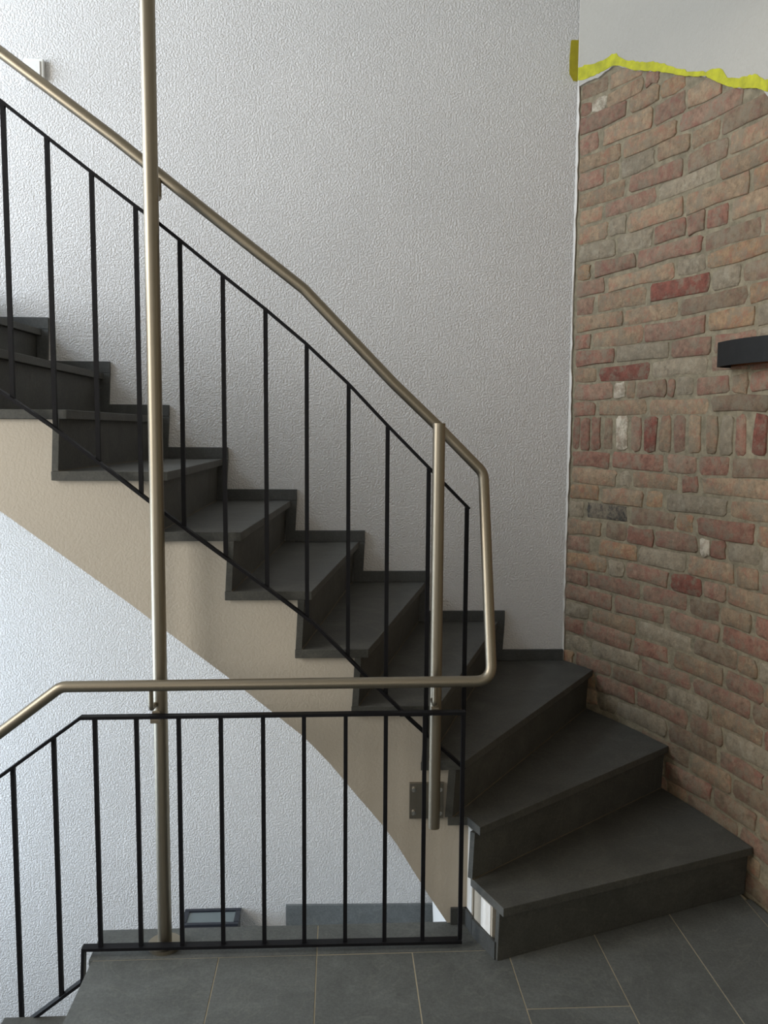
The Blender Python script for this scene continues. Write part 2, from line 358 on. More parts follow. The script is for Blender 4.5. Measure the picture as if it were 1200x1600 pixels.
# ragged lip of plaster where the white wall meets the brick
bm = NB(); rnd = random.Random(3); va = []; vb = []; vc = []; vd = []
for i in range(90):
    z = .56+i*.036; wdt = .004+.007*rnd.random()+.003*math.sin(z*5)
    if z > 3.12: wdt = .003
    p, q = wall_pt(0, .001), wall_pt(wdt, .001); p2, q2 = wall_pt(0, .008), wall_pt(wdt, .005)
    va.append(bm.verts.new((*p, z))); vb.append(bm.verts.new((*q, z))); vc.append(bm.verts.new((*q2, z))); vd.append(bm.verts.new((*p2, z)))
for i in range(89):
    for a, b in ((va, vb), (vb, vc), (vc, vd), (vd, va)): bm.faces.new((a[i], a[i+1], b[i+1], b[i]))
bm.faces.new((va[0], vb[0], vc[0], vd[0])); bm.faces.new((va[-1], vb[-1], vc[-1], vd[-1]))
obj('plaster_lip', bm, PLAIN, wall_back)

# right wall: mortar body with every brick on it
bm = NB(); rec = -.005
N = 56
col = []
for i in range(N+1):
    s = i*.1 if i else 0.0
    s = min(s, 5.55)
    f_, b_ = wall_pt(s, rec), wall_pt(s, -.2)
    if i == 0: f_ = (f_[0], 3.8); b_ = (b_[0]+.02, 3.8)
    col.append((f_, b_))
for z0, z1 in ((Z_LOW, Z_TOP),):
    fv = [[bm.verts.new((*c[0], z)) for z in (z0, z1)] for c in col]; bv = [[bm.verts.new((*c[1], z)) for z in (z0, z1)] for c in col]
    for i in range(N):
        bm.faces.new((fv[i][0], fv[i+1][0], fv[i+1][1], fv[i][1])); bm.faces.new((bv[i][0], bv[i+1][0], bv[i+1][1], bv[i][1]))
        bm.faces.new((fv[i][0], fv[i+1][0], bv[i+1][0], bv[i][0])); bm.faces.new((fv[i][1], fv[i+1][1], bv[i+1][1], bv[i][1]))
    bm.faces.new((fv[0][0], fv[0][1], bv[0][1], bv[0][0])); bm.faces.new((fv[N][0], fv[N][1], bv[N][1], bv[N][0]))
wall_right = obj('wall_right', bm, MORTAR, kind='structure')

def edge_z(s):
    if s >= EDGE[-1][0]: return EDGE[-1][1] - .25*(s-EDGE[-1][0]) + .02*math.sin(s*17)
    for (a, za), (b, zb) in zip(EDGE, EDGE[1:]):
        if a <= s <= b: return za+(zb-za)*(s-a)/(b-a)
    return EDGE[0][1]

def make_brick(s0, s1, z0, z1, tg, rnd):
    w_, h_ = s1-s0, z1-z0
    j = min(.0055, w_*.1)
    out = rnd.uniform(-.003, .003)
    c = min(.009, w_*.22, h_*.22)
    ol = [(s0+c, z0), ((s0+s1)/2, z0), (s1-c, z0), (s1, z0+c), (s1, (z0+z1)/2), (s1, z1-c), (s1-c, z1), ((s0+s1)/2, z1), (s0+c, z1), (s0, z1-c), (s0, (z0+z1)/2), (s0, z0+c)]
    ol = [(a+rnd.uniform(-j, j), b+rnd.uniform(-j, j)) for a, b in ol]
    cs, cz = (s0+s1)/2, (z0+z1)/2
    bm = NB()
    back = [bm.verts.new((*wall_pt(max(a, .0), -.012), b)) for a, b in ol]
    mid = [bm.verts.new((*wall_pt(max(a, .0), -.003+out), b)) for a, b in ol]
    ins = .0035
    fr = []
    for a, b in ol:
        a2 = a+(ins if a < cs-.001 else -ins if a > cs+.001 else 0); b2 = b+(ins if b < cz-.001 else -ins if b > cz+.001 else 0)
        fr.append(bm.verts.new((*wall_pt(max(a2, 0), out+rnd.uniform(-.0008, .0012)), b2)))
    n = len(ol)
    for A, B in ((back, mid), (mid, fr)):
        for i in range(n): bm.faces.new((A[i], A[(i+1) % n], B[(i+1) % n], B[i]))
    cv = bm.verts.new((*wall_pt(cs, out+.0008), cz))
    for i in range(n): bm.faces.new((fr[i], fr[(i+1) % n], cv))
    o = obj('brick', bm, BR[tg], wall_right)
    smooth_by_angle(o, 50)
    return o
rnd = random.Random(11)
pool = 'TTTTPPPPRBGGOOXT'
nb = 0
for ci, (zb, dz, lst) in enumerate(COURSES):
    soldier = dz > .12
    if zb < -.05: continue
    mort = .011
    lst = list(lst)
    s_first = lst[0][0] if lst else 1.3
    s_min = 0 if zb > .5 else .18 if zb > .33 else .6 if zb > .15 else 1.08
    while s_first > s_min+.03 and zb < .56:
        L_ = min(rnd.choice((.11, .2, .22)), s_first-.012-max(0, s_min-.1)); lst.insert(0, (s_first-.012-L_, s_first-.012, rnd.choice(pool))); s_first -= L_+.012
    # continue each course past the picture's right side
    s = (lst[-1][1] if lst else .9)+.012
    s = max(s, .9)
    while s < 1.72 and nb < 292:
        L_ = .052 if soldier else rnd.choice((.21, .23, .22, .11, .2))
        lst.append((s, s+L_, rnd.choice(pool))); s += L_+.012
    for (a, b, tg) in lst:
        z0, z1 = zb+mort*.45, zb+dz-mort*.45
        sm = (a+b)/2
        if z0 > edge_z(sm)-.012 or (a > 1.1 and z1 > edge_z(sm)): continue
        if z1-z0 < .02: continue
        dzj = rnd.uniform(-.002, .002)
        make_brick(a, b, z0+dzj, z1+dzj, tg, rnd); nb += 1
# plastered part of the wall above the bricks, its lower edge ragged
def plaster_sheet(bm, s_list, zlo, zhi, out0, out1):
    A = []; B = []; A2 = []; B2 = []
    for s in s_list:
        A.append(bm.verts.new((*wall_pt(s, out1), zlo(s)))); B.append(bm.verts.new((*wall_pt(s, out1), zhi(s))))
        A2.append(bm.verts.new((*wall_pt(s, out0), zlo(s)-.001))); B2.append(bm.verts.new((*wall_pt(s, out0), zhi(s))))
    for i in range(len(s_list)-1):
        for X_, Y_ in ((A, B), (B, B2), (B2, A2), (A2, A)): bm.faces.new((X_[i], X_[i+1], Y_[i+1], Y_[i]))
    for i in (0, -1): bm.faces.new((A[i], B[i], B2[i], A2[i]))
rr = random.Random(5)
SL = [i*.02 for i in range(0, 130)]
jit = {round(s, 3): rr.uniform(-.004, .004) for s in SL}
bm = NB(); plaster_sheet(bm, SL, lambda s: edge_z(s)+jit[round(s, 3)], lambda s: Z_TOP-.01, -.008, .006)
obj('plaster', bm, plaster('old_white_plaster', (.44, .42, .375), .45, .5), wall_right)

# yellow masking tape following that edge, and its short end on the white wall
def tape_z(s, k):
    for a, b in zip(TAPE, TAPE[1:]):
        if a[0] <= s <= b[0]: t = (s-a[0])/(b[0]-a[0]); return a[k]+(b[k]-a[k])*t
    return TAPE[-1][k]-.25*(s-TAPE[-1][0])
bm = NB(); rr = random.Random(8)
TS = [i*.0125 for i in range(0, 110)]
jt = {round(s, 4): (rr.uniform(-.003, .004), rr.uniform(-.002, .002)) for s in TS}
plaster_sheet(bm, TS, lambda s: tape_z(s, 2)+jt[round(s, 4)][1], lambda s: tape_z(s, 1)+jt[round(s, 4)][0], .0062, .0078)
tag(obj('masking_tape', bm, TAPE_M), 'bright yellow tape running along the ragged top edge of the brick wall', 'tape')
bm = NB(); plate(bm, [(1.007, 3.295), (1.010, 3.300), (1.044, 3.301), (1.046, 3.29), (1.047, 3.128), (1.022, 3.131), (1.004, 3.16), (1.003, 3.22)], Y_WALL-.0022, Y_WALL-.0004)
tag(obj('masking_tape', bm, TAPE_D), 'short upright olive yellow tape end on the white wall beside the brick corner', 'tape')

# floor landing
X_L = -.744; Y_E = 2.632
bm = NB()
pts = [(X_L+.004, -2.2), (wall_x(-1.7)-.01, -2.2)] + [(wall_x(y)+.01, y) for y in (-1.7, -.5, .5, 1.2, 1.8, 2.3, Y_E-.004)] + [(X_L+.004, Y_E-.004)]
pts = [(X_L+.004, -2.2), (wall_x(-1.7)-.004, -2.2), (wall_x(1.2)-.004, 1.2), (wall_x(2.2)-.004, 2.2), (wall_x(2.9)-.004, 2.9), (.66, 2.9), (.66, Y_E-.004), (X_L+.004, Y_E-.004)]
prism(bm, pts, -.24, -.0011)
floor = obj('floor', bm, GROUT, kind='structure')
g = .0035
def tile(pts, zt=0.0):
    bm = NB(); prism(bm, pts, -.018, zt); obj('tile', bm, TILE, floor, bevel=.0005)
xj = [X_L, -.36, -.0615, .2335, .531, .827, 1.1145, 1.411, 1.72]
offs = [2.03, 1.87, 2.08, 1.97, 2.20, 1.87, 2.05, 2.20]
for i in range(8):
    a, b = xj[i], xj[i+1]
    ys = [2.4715, offs[i]] if i < 4 else [2.80, 2.20] if i == 4 else [2.66, 2.06] if i == 5 else [2.88, 2.10]
    while ys[-1] > -1.6: ys.append(ys[-1]-.6)
    for y1, y0 in zip(ys, ys[1:]):
        if i >= 6:
            y1 = min(y1, 2.72) if i == 7 else y1
            if y0 > y1-.02: continue
            yy = [y0+(y1-y0)*k/8 for k in range(9)]; yy[0] += g/2; yy[-1] -= g/2
            p = [(a+g/2, yy[0])] + [(max(a+g, min(b-g/2, wall_x(y)-.006)), y) for y in yy] + [(a+g/2, yy[-1])]
        else: p = [(a+g/2, y0+g/2), (b-g/2, y0+g/2), (b-g/2, y1-g/2), (a+g/2, y1-g/2)]
        tile(p, rr.uniform(-.0006, .0006))
for a, b in ((X_L-.01, -.061), (-.061, .531)):
    tile([(a+g/2, 2.4715+g/2), (b-g/2, 2.4715+g/2), (b-g/2, Y_E), (a+g/2, Y_E)])

# enclosure out of the picture: left wall with its windows, front wall, ceiling, floor of the well
def wall_with_holes(name, axis, pos, thick, lo, hi, z0, z1, holes, m):
    """wall perpendicular to axis ('x' or 'y') with rectangular openings (a0,a1,b0,b1)"""
    bm = NB()
    aa = sorted({lo, hi, *[h[0] for h in holes], *[h[1] for h in holes]}); bb = sorted({z0, z1, *[h[2] for h in holes], *[h[3] for h in holes]})
    for i in range(len(aa)-1):
        for k in range(len(bb)-1):
            ca, cb = (aa[i]+aa[i+1])/2, (bb[k]+bb[k+1])/2
            if any(h[0] < ca < h[1] and h[2] < cb < h[3] for h in holes): continue
            if axis == 'x': box(bm, pos, pos+thick, aa[i], aa[i+1], bb[k], bb[k+1])
            else: box(bm, aa[i], aa[i+1], pos, pos+thick, bb[k], bb[k+1])
    return obj(name, bm, m, kind='structure')
wins = [(1.9, 3.6, 2.35, 4.25), (1.9, 3.6, -.5, 1.2), (.1, 1.6, 1.55, 3.15)]
wall_with_holes('wall_left', 'x', -3.3, .12, -2.4, Y_WALL, Z_LOW, Z_TOP, wins, PLAIN)
def window(name, axis, pos, h):
    bm = NB(); a0, a1, b0, b1 = h; t = .05
    rects = [(a0, a1, b0, b0+t), (a0, a1, b1-t, b1), (a0, a0+t, b0+t, b1-t), (a1-t, a1, b0+t, b1-t), ((a0+a1)/2-t/2, (a0+a1)/2+t/2, b0+t, b1-t)]
    for r_ in rects:
        if axis == 'x': box(bm, pos, pos+.06, r_[0], r_[1], r_[2], r_[3])
        else: box(bm, r_[0], r_[1], pos, pos+.06, r_[2], r_[3])
    o = obj(name, bm, WHITE_PLASTIC, kind='structure')
    bm = NB()
    if axis == 'x': box(bm, pos+.025, pos+.031, a0+t, a1-t, b0+t, b1-t)
    else: box(bm, a0+t, a1-t, pos+.025, pos+.031, b0+t, b1-t)
    obj('pane', bm, WGLASS, o)
window('window_1', 'x', -3.26, wins[0]); window('window_2', 'x', -3.26, wins[1]); window('window_4', 'x', -3.26, wins[2])
wf = [(-1.65, -.15, .9, 2.6)]
wall_with_holes('wall_front', 'y', -2.35, .12, -3.3, 2.0, Z_LOW, Z_TOP, wf, CREAM)
window('window_3', 'y', -2.31, wf[0])
bm = NB(); box(bm, -3.3, 2.0, -2.35, 4.05, Z_TOP, Z_TOP+.15); obj('ceiling', bm, PLAIN, kind='structure')
bm = NB(); box(bm, -3.3, 1.6, -2.35, Y_WALL, Z_LOW-.1, Z_LOW); obj('floor', bm, TILE, kind='structure')
# upper landing over the viewer
bm = NB()
prism(bm, [(X_L, -2.2), (1.42, -2.2), (1.42, 2.3), (1.38, 2.58), (X_L, 2.58)], 2.98, 3.16); obj('ceiling', bm, CREAM, kind='structure')

# ---------------------------------------------------------------- the staircase
# nose line of every tread: (open end, wall end)
NOSE = {1: ((.499, 2.388), (1.425, 2.722)), 2: ((.449, 2.531), (1.319, 3.195)), 3: ((.408, Y_OPEN), (1.133, 3.625)),
        4: ((.322, Y_OPEN), (.740, 3.795)), 5: ((.098, Y_OPEN), (.402, 3.795)), 6: ((-.080, Y_OPEN), (.098, 3.795)), 7: ((-.296, Y_OPEN), (-.208, 3.795)),
        8: ((-.515, Y_OPEN), (-.506, 3.795)), 9: ((-.812, Y_OPEN), (-.766, 3.795)), 10: ((-1.030, Y_OPEN), (-1.018, 3.795)), 11: ((-1.345, Y_OPEN), (-1.276, 3.795)),
        12: ((-1.60, Y_OPEN), (-1.53, 3.795)), 13: ((-1.86, Y_OPEN), (-1.80, 3.795)), 14: ((-2.12, Y_OPEN), (-2.08, 3.795)), 15: ((-2.4, Y_OPEN), (-2.36, 3.795))}
stairs = empty('staircase', (.5, 2.6, 0), 'dark slate staircase winding up leftwards along the white wall on a cream plastered side', 'staircase')
def shift(line, d):
    """move a nose line back into the flight by d (perpendicular), keeping the open end on its plane where it has one"""
    (ax, ay), (bx, by) = line
    dx, dy = bx-ax, by-ay; L_ = math.hypot(dx, dy); nx, ny = -dy/L_, dx/L_
    a = (ax+nx*d, ay+ny*d); b = (bx+nx*d, by+ny*d)
    return a, b
def clip_open(a, b, y=Y_OPEN):
    t = (y-a[1])/(b[1]-a[1]); return (a[0]+(b[0]-a[0])*t, y)
def clip_wall(a, b):
    """extend a->b until it meets the back wall or the brick face"""
    dx, dy = b[0]-a[0], b[1]-a[1]
    best = None
    for k in range(0, 400):
        t = .6+k*.002; x, y = a[0]+dx*t, a[1]+dy*t
        if y >= 3.797 or (y < 3.8 and x > wall_x(y)-.004): return (x, min(y, 3.797))
    return b
OPEN_SIDE = {1: ((.442, 2.534),), 2: ((.421, Y_OPEN),)}
def open_end(n, ln):
    a, b = ln
    if n >= 3: return clip_open(a, b)
    return a
TH = .028
for n in range(1, 12):
    ln = NOSE[n]; nx_ = shift(NOSE[n+1], .052)
    zt = n*RISE
    A, B = ln[0], clip_wall(*ln)
    if n == 1: C1 = (.428, 2.570)
    elif n == 2: C1 = (.356, Y_OPEN)
    else: C1 = clip_open(*nx_)
    D1 = clip_wall(*nx_)
    poly = [A, B]
    if n <= 3:
        ys = [B[1]+(D1[1]-B[1])*k/6 for k in range(1, 6)] if n < 3 else [B[1]+(3.797-B[1])*k/4 for k in range(1, 4)]
        poly += [(wall_x(y)-.004, y) for y in ys]
        if n == 3: poly.append((1.043, 3.797))
    poly += [D1, C1]
    if n == 2: poly += [(.421, Y_OPEN)]
    bm = NB(); prism(bm, poly, zt-TH, zt)
    obj('tread', bm, SLATE, stairs, bevel=.0022)
    # riser under this nose, leaning slightly
    (fa, fb), (ka, kb) = shift(ln, .022), shift(ln, .030)
    (ga, gb), (ha, hb) = shift(ln, .042), shift(ln, .050)
    if n >= 3:
        ft, fbm, gt, gbm = clip_open(fa, fb), clip_open(ka, kb), clip_open(ga, gb), clip_open(ha, hb)
    else: ft, fbm, gt, gbm = fa, ka, ga, ha
    z0, z1 = (n-1)*RISE+.0005, zt-TH
    bm = NB()
    hexa(bm, [(*fbm, z0), (*clip_wall(ka, kb), z0), (*clip_wall(ha, hb), z0), (*gbm, z0)],
             [(*ft, z1), (*clip_wall(fa, fb), z1), (*clip_wall(ga, gb), z1), (*gt, z1)])
    obj('riser', bm, SLATE, stairs, bevel=.001)
    # pale joint line where the riser meets the tread below
    if n > 1:
        la, lb = shift(ln, .0275)
        p0 = clip_open(la, lb) if n >= 3 else la
        lb = clip_wall(la, lb); kc, kd = ka, clip_wall(ka, kb)
        q0 = clip_open(ka, kb) if n >= 3 else ka
        bm = NB(); hexa(bm, [(*p0, z0-.0005), (*lb, z0-.0005), (*kd, z0-.0005), (*q0, z0-.0005)], [(*p0, z0+.0015), (*lb, z0+.0015), (*kd, z0+.0015), (*q0, z0+.0015)])
        obj('joint', bm, simple('joint_mortar', (.14, .115, .08), .9) if n == 2 else bpy.data.materials['joint_mortar'], stairs)

bm = NB(); box(bm, -3.15, -1.62, 2.2, 3.795, 2.04, 2.22); obj('half_landing', bm, SLATE, stairs, bevel=.003)
# plastered stringer: zigzag on top, smooth soffit line below
def riser_back(n):
    a, b = shift(NOSE[n], .046); return clip_open(a, b, Y_STR)[0]
zig = []
for n in range(3, 12):
    xb = riser_back(n)
    zig += [(xb, (n-1)*RISE-TH-.001), (xb-.0, n*RISE-TH-.001)]
SOFF = [(.362, .0), (.300, .098), (.237, .202), (.195, .272), (.152, .334), (.06, .445), (-.02, .545), (-.105, .637), (-.336, .828), (-.649, 1.075), (-.84, 1.219), (-1.028, 1.36), (-1.5, 1.74), (-1.66, 1.87)]
top_pts = [(.425, .002), (.425, 2*RISE-TH-.001)]
for n in range(3, 12):
    xb = riser_back(n)
    top_pts += [(xb, (n-1)*RISE-TH-.001), (xb, n*RISE-TH-.001)]
top_pts[1] = (.425, 2*RISE-TH-.001)
top_pts.append((-1.66, 11*RISE-TH-.001))
outline = top_pts + [(-1.66, 1.87)] + SOFF[::-1][1:-1] + [(.362, .002)]
bm = NB(); plate(bm, outline, Y_STR, Y_STR+.12)
obj('stringer', bm, CREAM, stairs)
# underside of the flight, from stringer to back wall
bm = NB()
va = [bm.verts.new((x, Y_STR+.12, z)) for x, z in SOFF]; vb = [bm.verts.new((x+.0, 3.795, z+.02)) for x, z in SOFF]
vc = [bm.verts.new((x, Y_STR+.12, z+.02)) for x, z in SOFF]; vd = [bm.verts.new((x, 3.795, z+.04)) for x, z in SOFF]
for i in range(len(SOFF)-1):
    for p, q in ((va, vb), (vc, vd), (va, vc), (vb, vd)): bm.faces.new((p[i], p[i+1], q[i+1], q[i]))
for i in (0, -1): bm.faces.new((va[i], vb[i], vd[i], vc[i]))
obj('soffit', bm, CREAM, stairs)
# cheek under the two lowest treads
bm = NB(); z1 = 2*RISE-TH-.001
ck = [(.425, Y_STR), (.4375, 2.572), (.66, 2.765), (.66, 2.80), (.425, 2.80)]
prism(bm, ck, .001, z1)
obj('cheek', bm, CREAM, stairs)
bm = NB(); ck2 = [(.4395, 2.556), (.4785, 2.452), (.66, 2.505), (.66, 2.60), (.50, 2.60)]
prism(bm, ck2, .001, RISE-TH-.001)
obj('cheek', bm, BEIGE, stairs)
def cheek_panel(name, p, q, z0, z1, m, out=.003):
    dx, dy = q[0]-p[0], q[1]-p[1]; L_ = math.hypot(dx, dy); nx, ny = dy/L_, -dx/L_
    if nx > 0: nx, ny = -nx, -ny
    bm = NB(); hexa(bm, [(*p, z0), (*q, z0), (q[0]+nx*out, q[1]+ny*out, z0), (p[0]+nx*out, p[1]+ny*out, z0)],
                    [(*p, z1), (*q, z1), (q[0]+nx*out, q[1]+ny*out, z1), (p[0]+nx*out, p[1]+ny*out, z1)])
    return obj(name, bm, m, stairs)
cheek_panel('plaster_panel', lerp((.425, Y_STR), (.4375, 2.572), .22), lerp((.425, Y_STR), (.4375, 2.572), .93), .06, z1-.004, BRIGHT)
cheek_panel('plaster_panel', lerp(ck2[0], ck2[1], .42), lerp(ck2[0], ck2[1], .93), .058, RISE-TH-.004, BRIGHT)
cheek_panel('skirting_tile', (.426, Y_STR-.001), (.4395, 2.556), .001, .056, SKIRT, .009)
cheek_panel('skirting_tile', (.4395, 2.554), (.489, 2.4255), .001, .056, SKIRT, .009)
bm = NB(); box(bm, .372, .426, Y_STR-.010, Y_STR-.0005, .001, .056); obj('skirting_tile', bm, SKIRT, stairs)

# slate skirting stepping up the back wall
SK = {4: .768, 5: .430, 6: .126, 7: -.180, 8: -.482, 9: -.739, 10: -.990, 11: -1.247, 12: -1.50, 13: -1.77}
SKX = {4: .768, 5: .411, 6: .124, 7: -.181, 8: -.484, 9: -.739, 10: -.990, 11: -1.247, 12: -1.50, 13: -1.77}
sk = empty('baseboard_back', (0, 3.79, .55), kind='structure')
def skirt(xa, xb, z0, z1): 
    bm = NB(); plate(bm, [(xa, z0), (xb, z0), (xb, z1), (xa, z1)], Y_WALL-.016, Y_WALL-.0005); return bm
bm = skirt(SKX[4]-.010, 1.044, 3*RISE+.001, 3*RISE+.052); obj('skirting_tile', bm, SKIRT, sk, bevel=.001)
for n in range(4, 13):
    S = SKX[n]; zt = n*RISE
    bm = NB()
    plate(bm, [(SKX[n+1]-.010, zt+.001), (S-.012, zt+.001), (S, zt+.001), (S, zt+.05), (SKX[n+1]-.010, zt+.05)], Y_WALL-.016, Y_WALL-.0005)
    obj('skirting_tile', bm, SKIRT, sk, bevel=.001)
    bm = NB()
    plate(bm, [(S-.052, zt-RISE+.002), (S-.010, zt-RISE+.002), (S-.0, zt-.0005), (S-.030, zt-.0005), (S-.030, zt-TH-.002), (S-.052, zt-TH-.002)], Y_WALL-.016, Y_WALL-.0005)
    obj('skirting_tile', bm, SKIRT, sk, bevel=.001)

# lower back of the well: stone band, cheek wall
bm = NB(); plate(bm, [(-.238, -1.1), (.455, -1.1), (.455, -.619), (-.238, -.607)], Y_WALL-.014, Y_WALL-.0005)
obj('baseboard_lower', bm, slate('stone_band', (.16, .175, .18), .45), kind='structure', bevel=.001)
bm = NB()
a = [(.437, 3.797, -.50), (.437, 3.60, -.50), (.437, 3.0, -.2), (.437, 2.70, -.25), (.437, 2.70, -1.2), (.437, 3.50, -1.2)]
a = [(3.80, -.44), (2.70, -.05), (2.70, -1.3), (3.47, -1.3), (3.66, -.72)]
v0 = [bm.verts.new((.445, min(y, 3.797), z)) for y, z in a]; v1 = [bm.verts.new((.60, min(y, 3.797), z)) for y, z in a]
bm.faces.new(v0); bm.faces.new(v1)
for i in range(5): bm.faces.new((v0[i], v0[(i+1) % 5], v1[(i+1) % 5], v1[i]))
obj('wall_stairwell', bm, BRIGHT, kind='structure')

# flight going down to the left from the landing
low = empty('staircase', (-.9, 2.2, -.185), 'slate flight going down beyond the left edge of the floor landing', 'staircase')
for n in range(1, 7):
    xr = X_L+.03-(n-1)*.27; xl = xr-.30; z = -n*RISE
    bm = NB(); xq = xr-.034 if n > 1 else X_L-.001; prism(bm, [(xl, 1.35), (xq, 1.35), (xq, 2.487), (xl, 2.487)], z-TH, z); obj('tread', bm, SLATE, low, bevel=.002)
    bm = NB(); box(bm, xr-.054, xr-.034, 1.35, 2.487, z+.001, z+RISE-TH-.001) if n > 1 else box(bm, X_L-.0005, X_L+.0035, 1.35, 2.487, z+.001, -.02)
    obj('riser', bm, SLATE, low)
bm = NB()
plate(bm, [(X_L, -.245), (X_L+.0, -.05-.2), (-2.35, -1.4), (-2.35, -1.15)]+[], 1.36, 2.47)
bm.free()
bm = NB()
pts = [(X_L-.03, -.24)]
for n in range(1, 7):
    xr = X_L-.006-(n-1)*.27-.02
    pts += [(xr, -n*RISE-TH-.002), (xr-.27, -n*RISE-TH-.002)]
pts += [(-2.38, -1.45), (X_L-.03, -.45)]
plate(bm, pts, 1.37, 2.475); obj('stringer', bm, CREAM, low)

# ---------------------------------------------------------------- railings
Y_POLE = 2.538
YU, YL = 2.580, 2.495
def zi(line, x):
    pts = sorted(line)
    for (a, za), (b, zb) in zip(pts, pts[1:]):
        if a <= x <= b: return za+(zb-za)*(x-a)/(b-a)
up = empty('balustrade', (0, YU, .54), 'black steel balustrade of thin uprights beside the rising slate steps', 'railing')
bm = sweep(NB(), [(x, YU, z) for x, z in ([(-1.45, 2.91)]+UP_TOP)], 0, flat=(.025, .009)); obj('top_bar', bm, BLACK, up)
ub = [(-1.45, 2.06)]+UP_BOT
bm = sweep(NB(), [(x, YU, z) for x, z in ub], 0, flat=(.025, .009)); obj('bottom_bar', bm, BLACK, up)
zt_ = [(-1.45, 2.91)]+UP_TOP
for x, z in UP_BAL_TOP + [(-1.083, 2.635), (-1.207, 2.73), (-1.331, 2.82)]:
    zb = zi(ub, x) if x < .40 else .544
    if x > .398: x = .3985
    bm = NB(); box(bm, x-.0062, x+.0062, YU-.0062, YU+.0062, (zb or .56)+.002, zi(zt_, x)-.002); obj('baluster', bm, BLACK, up)
# flat stub from the bottom bar to the short post
bm = NB(); box(bm, .195, .2875, 2.570-.012, 2.570+.012, .722, .729); obj('bracket', bm, BLACK, up)

lo = empty('balustrade', (0, YL, .0), 'black steel balustrade of thin uprights along the edge of the floor landing', 'railing')
lt = [(x, YL, z) for x, z in LOW_TOP]+[(-1.45, YL, .245)]
bm = sweep(NB(), lt, 0, flat=(.025, .009)); obj('top_bar', bm, BLACK, lo)
lb = [(x, YL, z) for x, z in LOW_BOT]+[(-1.45, YL, -.585)]
bm = sweep(NB(), lb, 0, flat=(.028, .009)); obj('bottom_bar', bm, BLACK, lo)
lbz = [(x, z) for x, z in LOW_BOT[2:]]+[(-1.45, -.585)]
ltz = [(x, z) for x, z in LOW_TOP]+[(-1.45, .245)]
for x, z in LOW_BAL_TOP + [(-1.09, .51), (-1.215, .42), (-1.34, .33)]:
    z0 = .026 if x > -.77 else zi(lbz, x)
    bm = NB(); box(bm, x-.0062, x+.0062, YL-.0062, YL+.0062, z0+.001, zi(ltz, x)-.002); obj('baluster', bm, BLACK, lo)

# stainless handrail: comes down the upper flight, drops and turns back along the landing
UH = [(-1.45, 2.62, 3.05)]+[(x, 2.62, z) for x, z in UP_HAND[:-1]]+[(.452, 2.605, 1.480)]+[(.456, 2.455, .865)]
path = UH[:-1]+[(.4625, 2.455, .864)]+[(x, 2.455, z) for x, z in LOW_HAND[2:]]+[(-1.45, 2.455, .37)]
bm = sweep(NB(), path, .0165, 24, bend=.05)
hr = tag(smooth_by_angle(obj('handrail', bm, STEEL), 40), 'brushed steel tube handrail bending down and back above both black balustrades', 'handrail')
def bracket(x, y0, y1, z0, z1, parent):
    bm = sweep(NB(), [(x, y0, z0), (x, y1, z0), (x, y1, z1)], .0065, 12, bend=.012); smooth_by_angle(obj('bracket', bm, STEEL, parent))

pole = empty('steel_post', (-.536, Y_POLE, 0), 'tall brushed steel pole standing on the landing and rising out of view', 'post')
bm = cyl(NB(), (-.536, Y_POLE, .006), (-.536, Y_POLE, 2.985), .0212, 32); smooth_by_angle(obj('pole', bm, STEEL, pole))
bm = cyl(NB(), (-.536, Y_POLE, .0006), (-.536, Y_POLE, .0125), .052, 40); smooth_by_angle(obj('base_flange', bm, STEEL, pole))
# brackets carrying the rails
def u_bracket(x, ya, yb, zt, zb, parent):
    """pin from handrail down to bar, then into the post"""
    bm = sweep(NB(), [(x, ya, zt), (x, ya, zb), (x, yb, zb-.004)], .0075, 12, bend=.016); smooth_by_angle(obj('bracket', bm, STEEL, parent))
u_bracket(-.548, 2.463, 2.520, .846, .786, pole)
u_bracket(-.528, 2.612, 2.556, 2.345, 2.285, pole)
bm = NB(); box(bm, -.556, -.532, 2.508, 2.5185, .744, .764); box(bm, -.557, -.531, 2.486, 2.5185, .734, .7475)
obj('clamp', bm, STEEL, pole, bevel=.002)
bm = NB(); box(bm, -.548, -.524, 2.558, 2.5675, 2.200, 2.222); obj('clamp', bm, STEEL, pole, bevel=.002)

post = empty('steel_post', (.304, Y_POLE, .37), 'short brushed steel post bolted to the side of the stairs by a square plate', 'post')
bm = cyl(NB(), (.304, Y_POLE, .370), (.304, Y_POLE, 1.624), .0185, 32); smooth_by_angle(obj('pole', bm, STEEL, post))
bm = cyl(NB(), (.304, Y_POLE, 1.624), (.304, Y_POLE, 1.632), .0192, 32); smooth_by_angle(obj('end_cap', bm, STEEL, post))
bm = NB(); box(bm, .233, .343, 2.612, Y_STR-.0005, .364, .483); obj('mounting_plate', bm, STEEL_PLATE, post, bevel=.001)
bm = cyl(NB(), (.304, 2.55, .425), (.304, 2.613, .425), .011, 16); smooth_by_angle(obj('spacer', bm, STEEL, post))
for bx, bz in ((.247, .462), (.247, .385), (.331, .462), (.331, .383)):
    bm = cyl(NB(), (bx, 2.606, bz), (bx, 2.6125, bz), .0075, 12)
    smooth_by_angle(obj('bolt', bm, BOLT, post))
u_bracket(.293, 2.463, 2.524, .848, .790, post)
bm = NB(); box(bm, .288, .312, 2.508, 2.521, .744, .766); obj('clamp', bm, STEEL, post, bevel=.002)

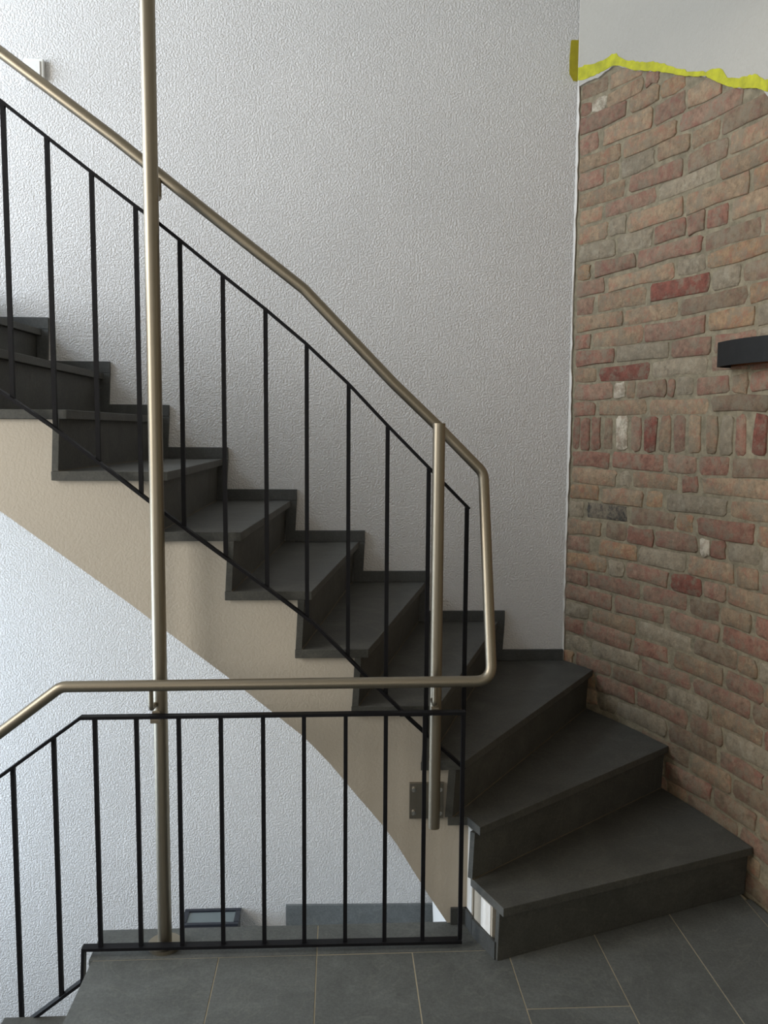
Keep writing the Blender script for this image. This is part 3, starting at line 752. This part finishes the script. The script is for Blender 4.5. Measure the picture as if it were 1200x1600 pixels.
# ---------------------------------------------------------------- lamps and switch
def wall_frame(s): 
    a = R_(max(29-16*s, 5)); return wall_pt(s), (math.sin(a), -math.cos(a)), (-math.cos(a), -math.sin(a))
s_c = .85+.215
(p0, tn, nm) = wall_frame(s_c)
lamp = empty('wall_lamp', (p0[0], p0[1], 1.846), 'matt black curved wall lamp on the brick wall at the right', 'lamp')
def lamp_pt(u_, v_, z): return (p0[0]+tn[0]*u_+nm[0]*v_, p0[1]+tn[1]*u_+nm[1]*v_, z)
def d_outline(a, b, rc, n=8, v0=.006):
    """flat front with rounded ends"""
    pts = [(-a, v0)]
    for k in range(n+1):
        t = math.pi/2*k/n; pts.append((-a+rc-rc*math.cos(t), b-rc+rc*math.sin(t)))
    bulge = .012
    for k in range(1, 6):
        x = -a+rc+(2*(a-rc))*k/6; pts.append((x, b+bulge*(1-((x)/(a-rc))**2)))
    for k in range(n+1):
        t = math.pi/2*(1-k/n); pts.append((a-rc+rc*math.cos(t), b-rc+rc*math.sin(t)))
    pts.append((a, v0)); return pts
o1 = d_outline(.155, .085, .055); o2 = [(x*.95, min(y, y*.93) if y > .007 else y) for x, y in o1]
zb, zt2 = 1.838, 1.921
bm = NB(); n = len(o1)
V = [[bm.verts.new(lamp_pt(x, y, z)) for x, y in o] for o, z in ((o1, zb), (o1, zt2), (o2, zt2-.002), (o2, zb))]
for A, B in ((V[0], V[1]), (V[3], V[0]), (V[2], V[3]), (V[1], V[2])):
    for i in range(n-1): bm.faces.new((A[i], A[i+1], B[i+1], B[i]))
smooth_by_angle(obj('housing', bm, LAMP_BLACK, lamp), 35)
bm = NB()
A = [bm.verts.new(lamp_pt(x, y, zt2-.012)) for x, y in o2]; B = [bm.verts.new(lamp_pt(x, y, zt2-.004)) for x, y in o2]
bm.faces.new(A); bm.faces.new(B)
for i in range(n): bm.faces.new((A[i], A[(i+1) % n], B[(i+1) % n], B[i]))
obj('reflector', bm, COPPER, lamp)
bm = NB()
w4 = [lamp_pt(x, y, z) for x, y, z in ((-.146, -.001, zb+.004), (.146, -.001, zb+.004), (.146, -.001, zt2-.003), (-.146, -.001, zt2-.003))]
w5 = [lamp_pt(x, y, z) for x, y, z in ((-.146, .006, zb+.004), (.146, .006, zb+.004), (.146, .006, zt2-.003), (-.146, .006, zt2-.003))]
hexa(bm, w4, w5); obj('back_plate', bm, COPPER, lamp)

lamp2 = empty('wall_lamp', (-.576, 3.8, -.72), 'box wall lamp with glass top low on the back wall beyond the landing edge', 'lamp')
x0, x1, y0, y1 = -.705, -.447, 3.668, 3.799
zt3 = -.620
bm = NB()
for (a, b, c, d) in ((x0, x1, y0, y0+.018), (x0, x1, y1-.018, y1), (x0, x0+.022, y0+.022, y1-.022), (x1-.022, x1, y0+.022, y1-.022)):
    box(bm, a, b, c, d, zt3-.010, zt3)
obj('frame', bm, FRAME, lamp2)
bm = NB(); box(bm, x0+.022, x1-.022, y0+.022, y1-.022, zt3-.012, zt3-.006); obj('glass', bm, GLASS, lamp2)
bm = NB(); box(bm, x0+.004, x1-.004, y0+.004, y1, zt3-.12, zt3-.0105); obj('housing', bm, LAMP_GREY, lamp2, bevel=.003)

sw = empty('light_switch', (-1.27, 3.8, 3.10), 'white light switch box on the white wall behind the upper handrail', 'switch')
bm = NB(); box(bm, -1.312, -1.232, 3.775, 3.7995, 3.064, 3.147); obj('housing', bm, WHITE_PLASTIC, sw, bevel=.004)
bm = NB(); box(bm, -1.300, -1.244, 3.769, 3.7752, 3.076, 3.135); obj('rocker', bm, WHITE_PLASTIC, sw, bevel=.002)
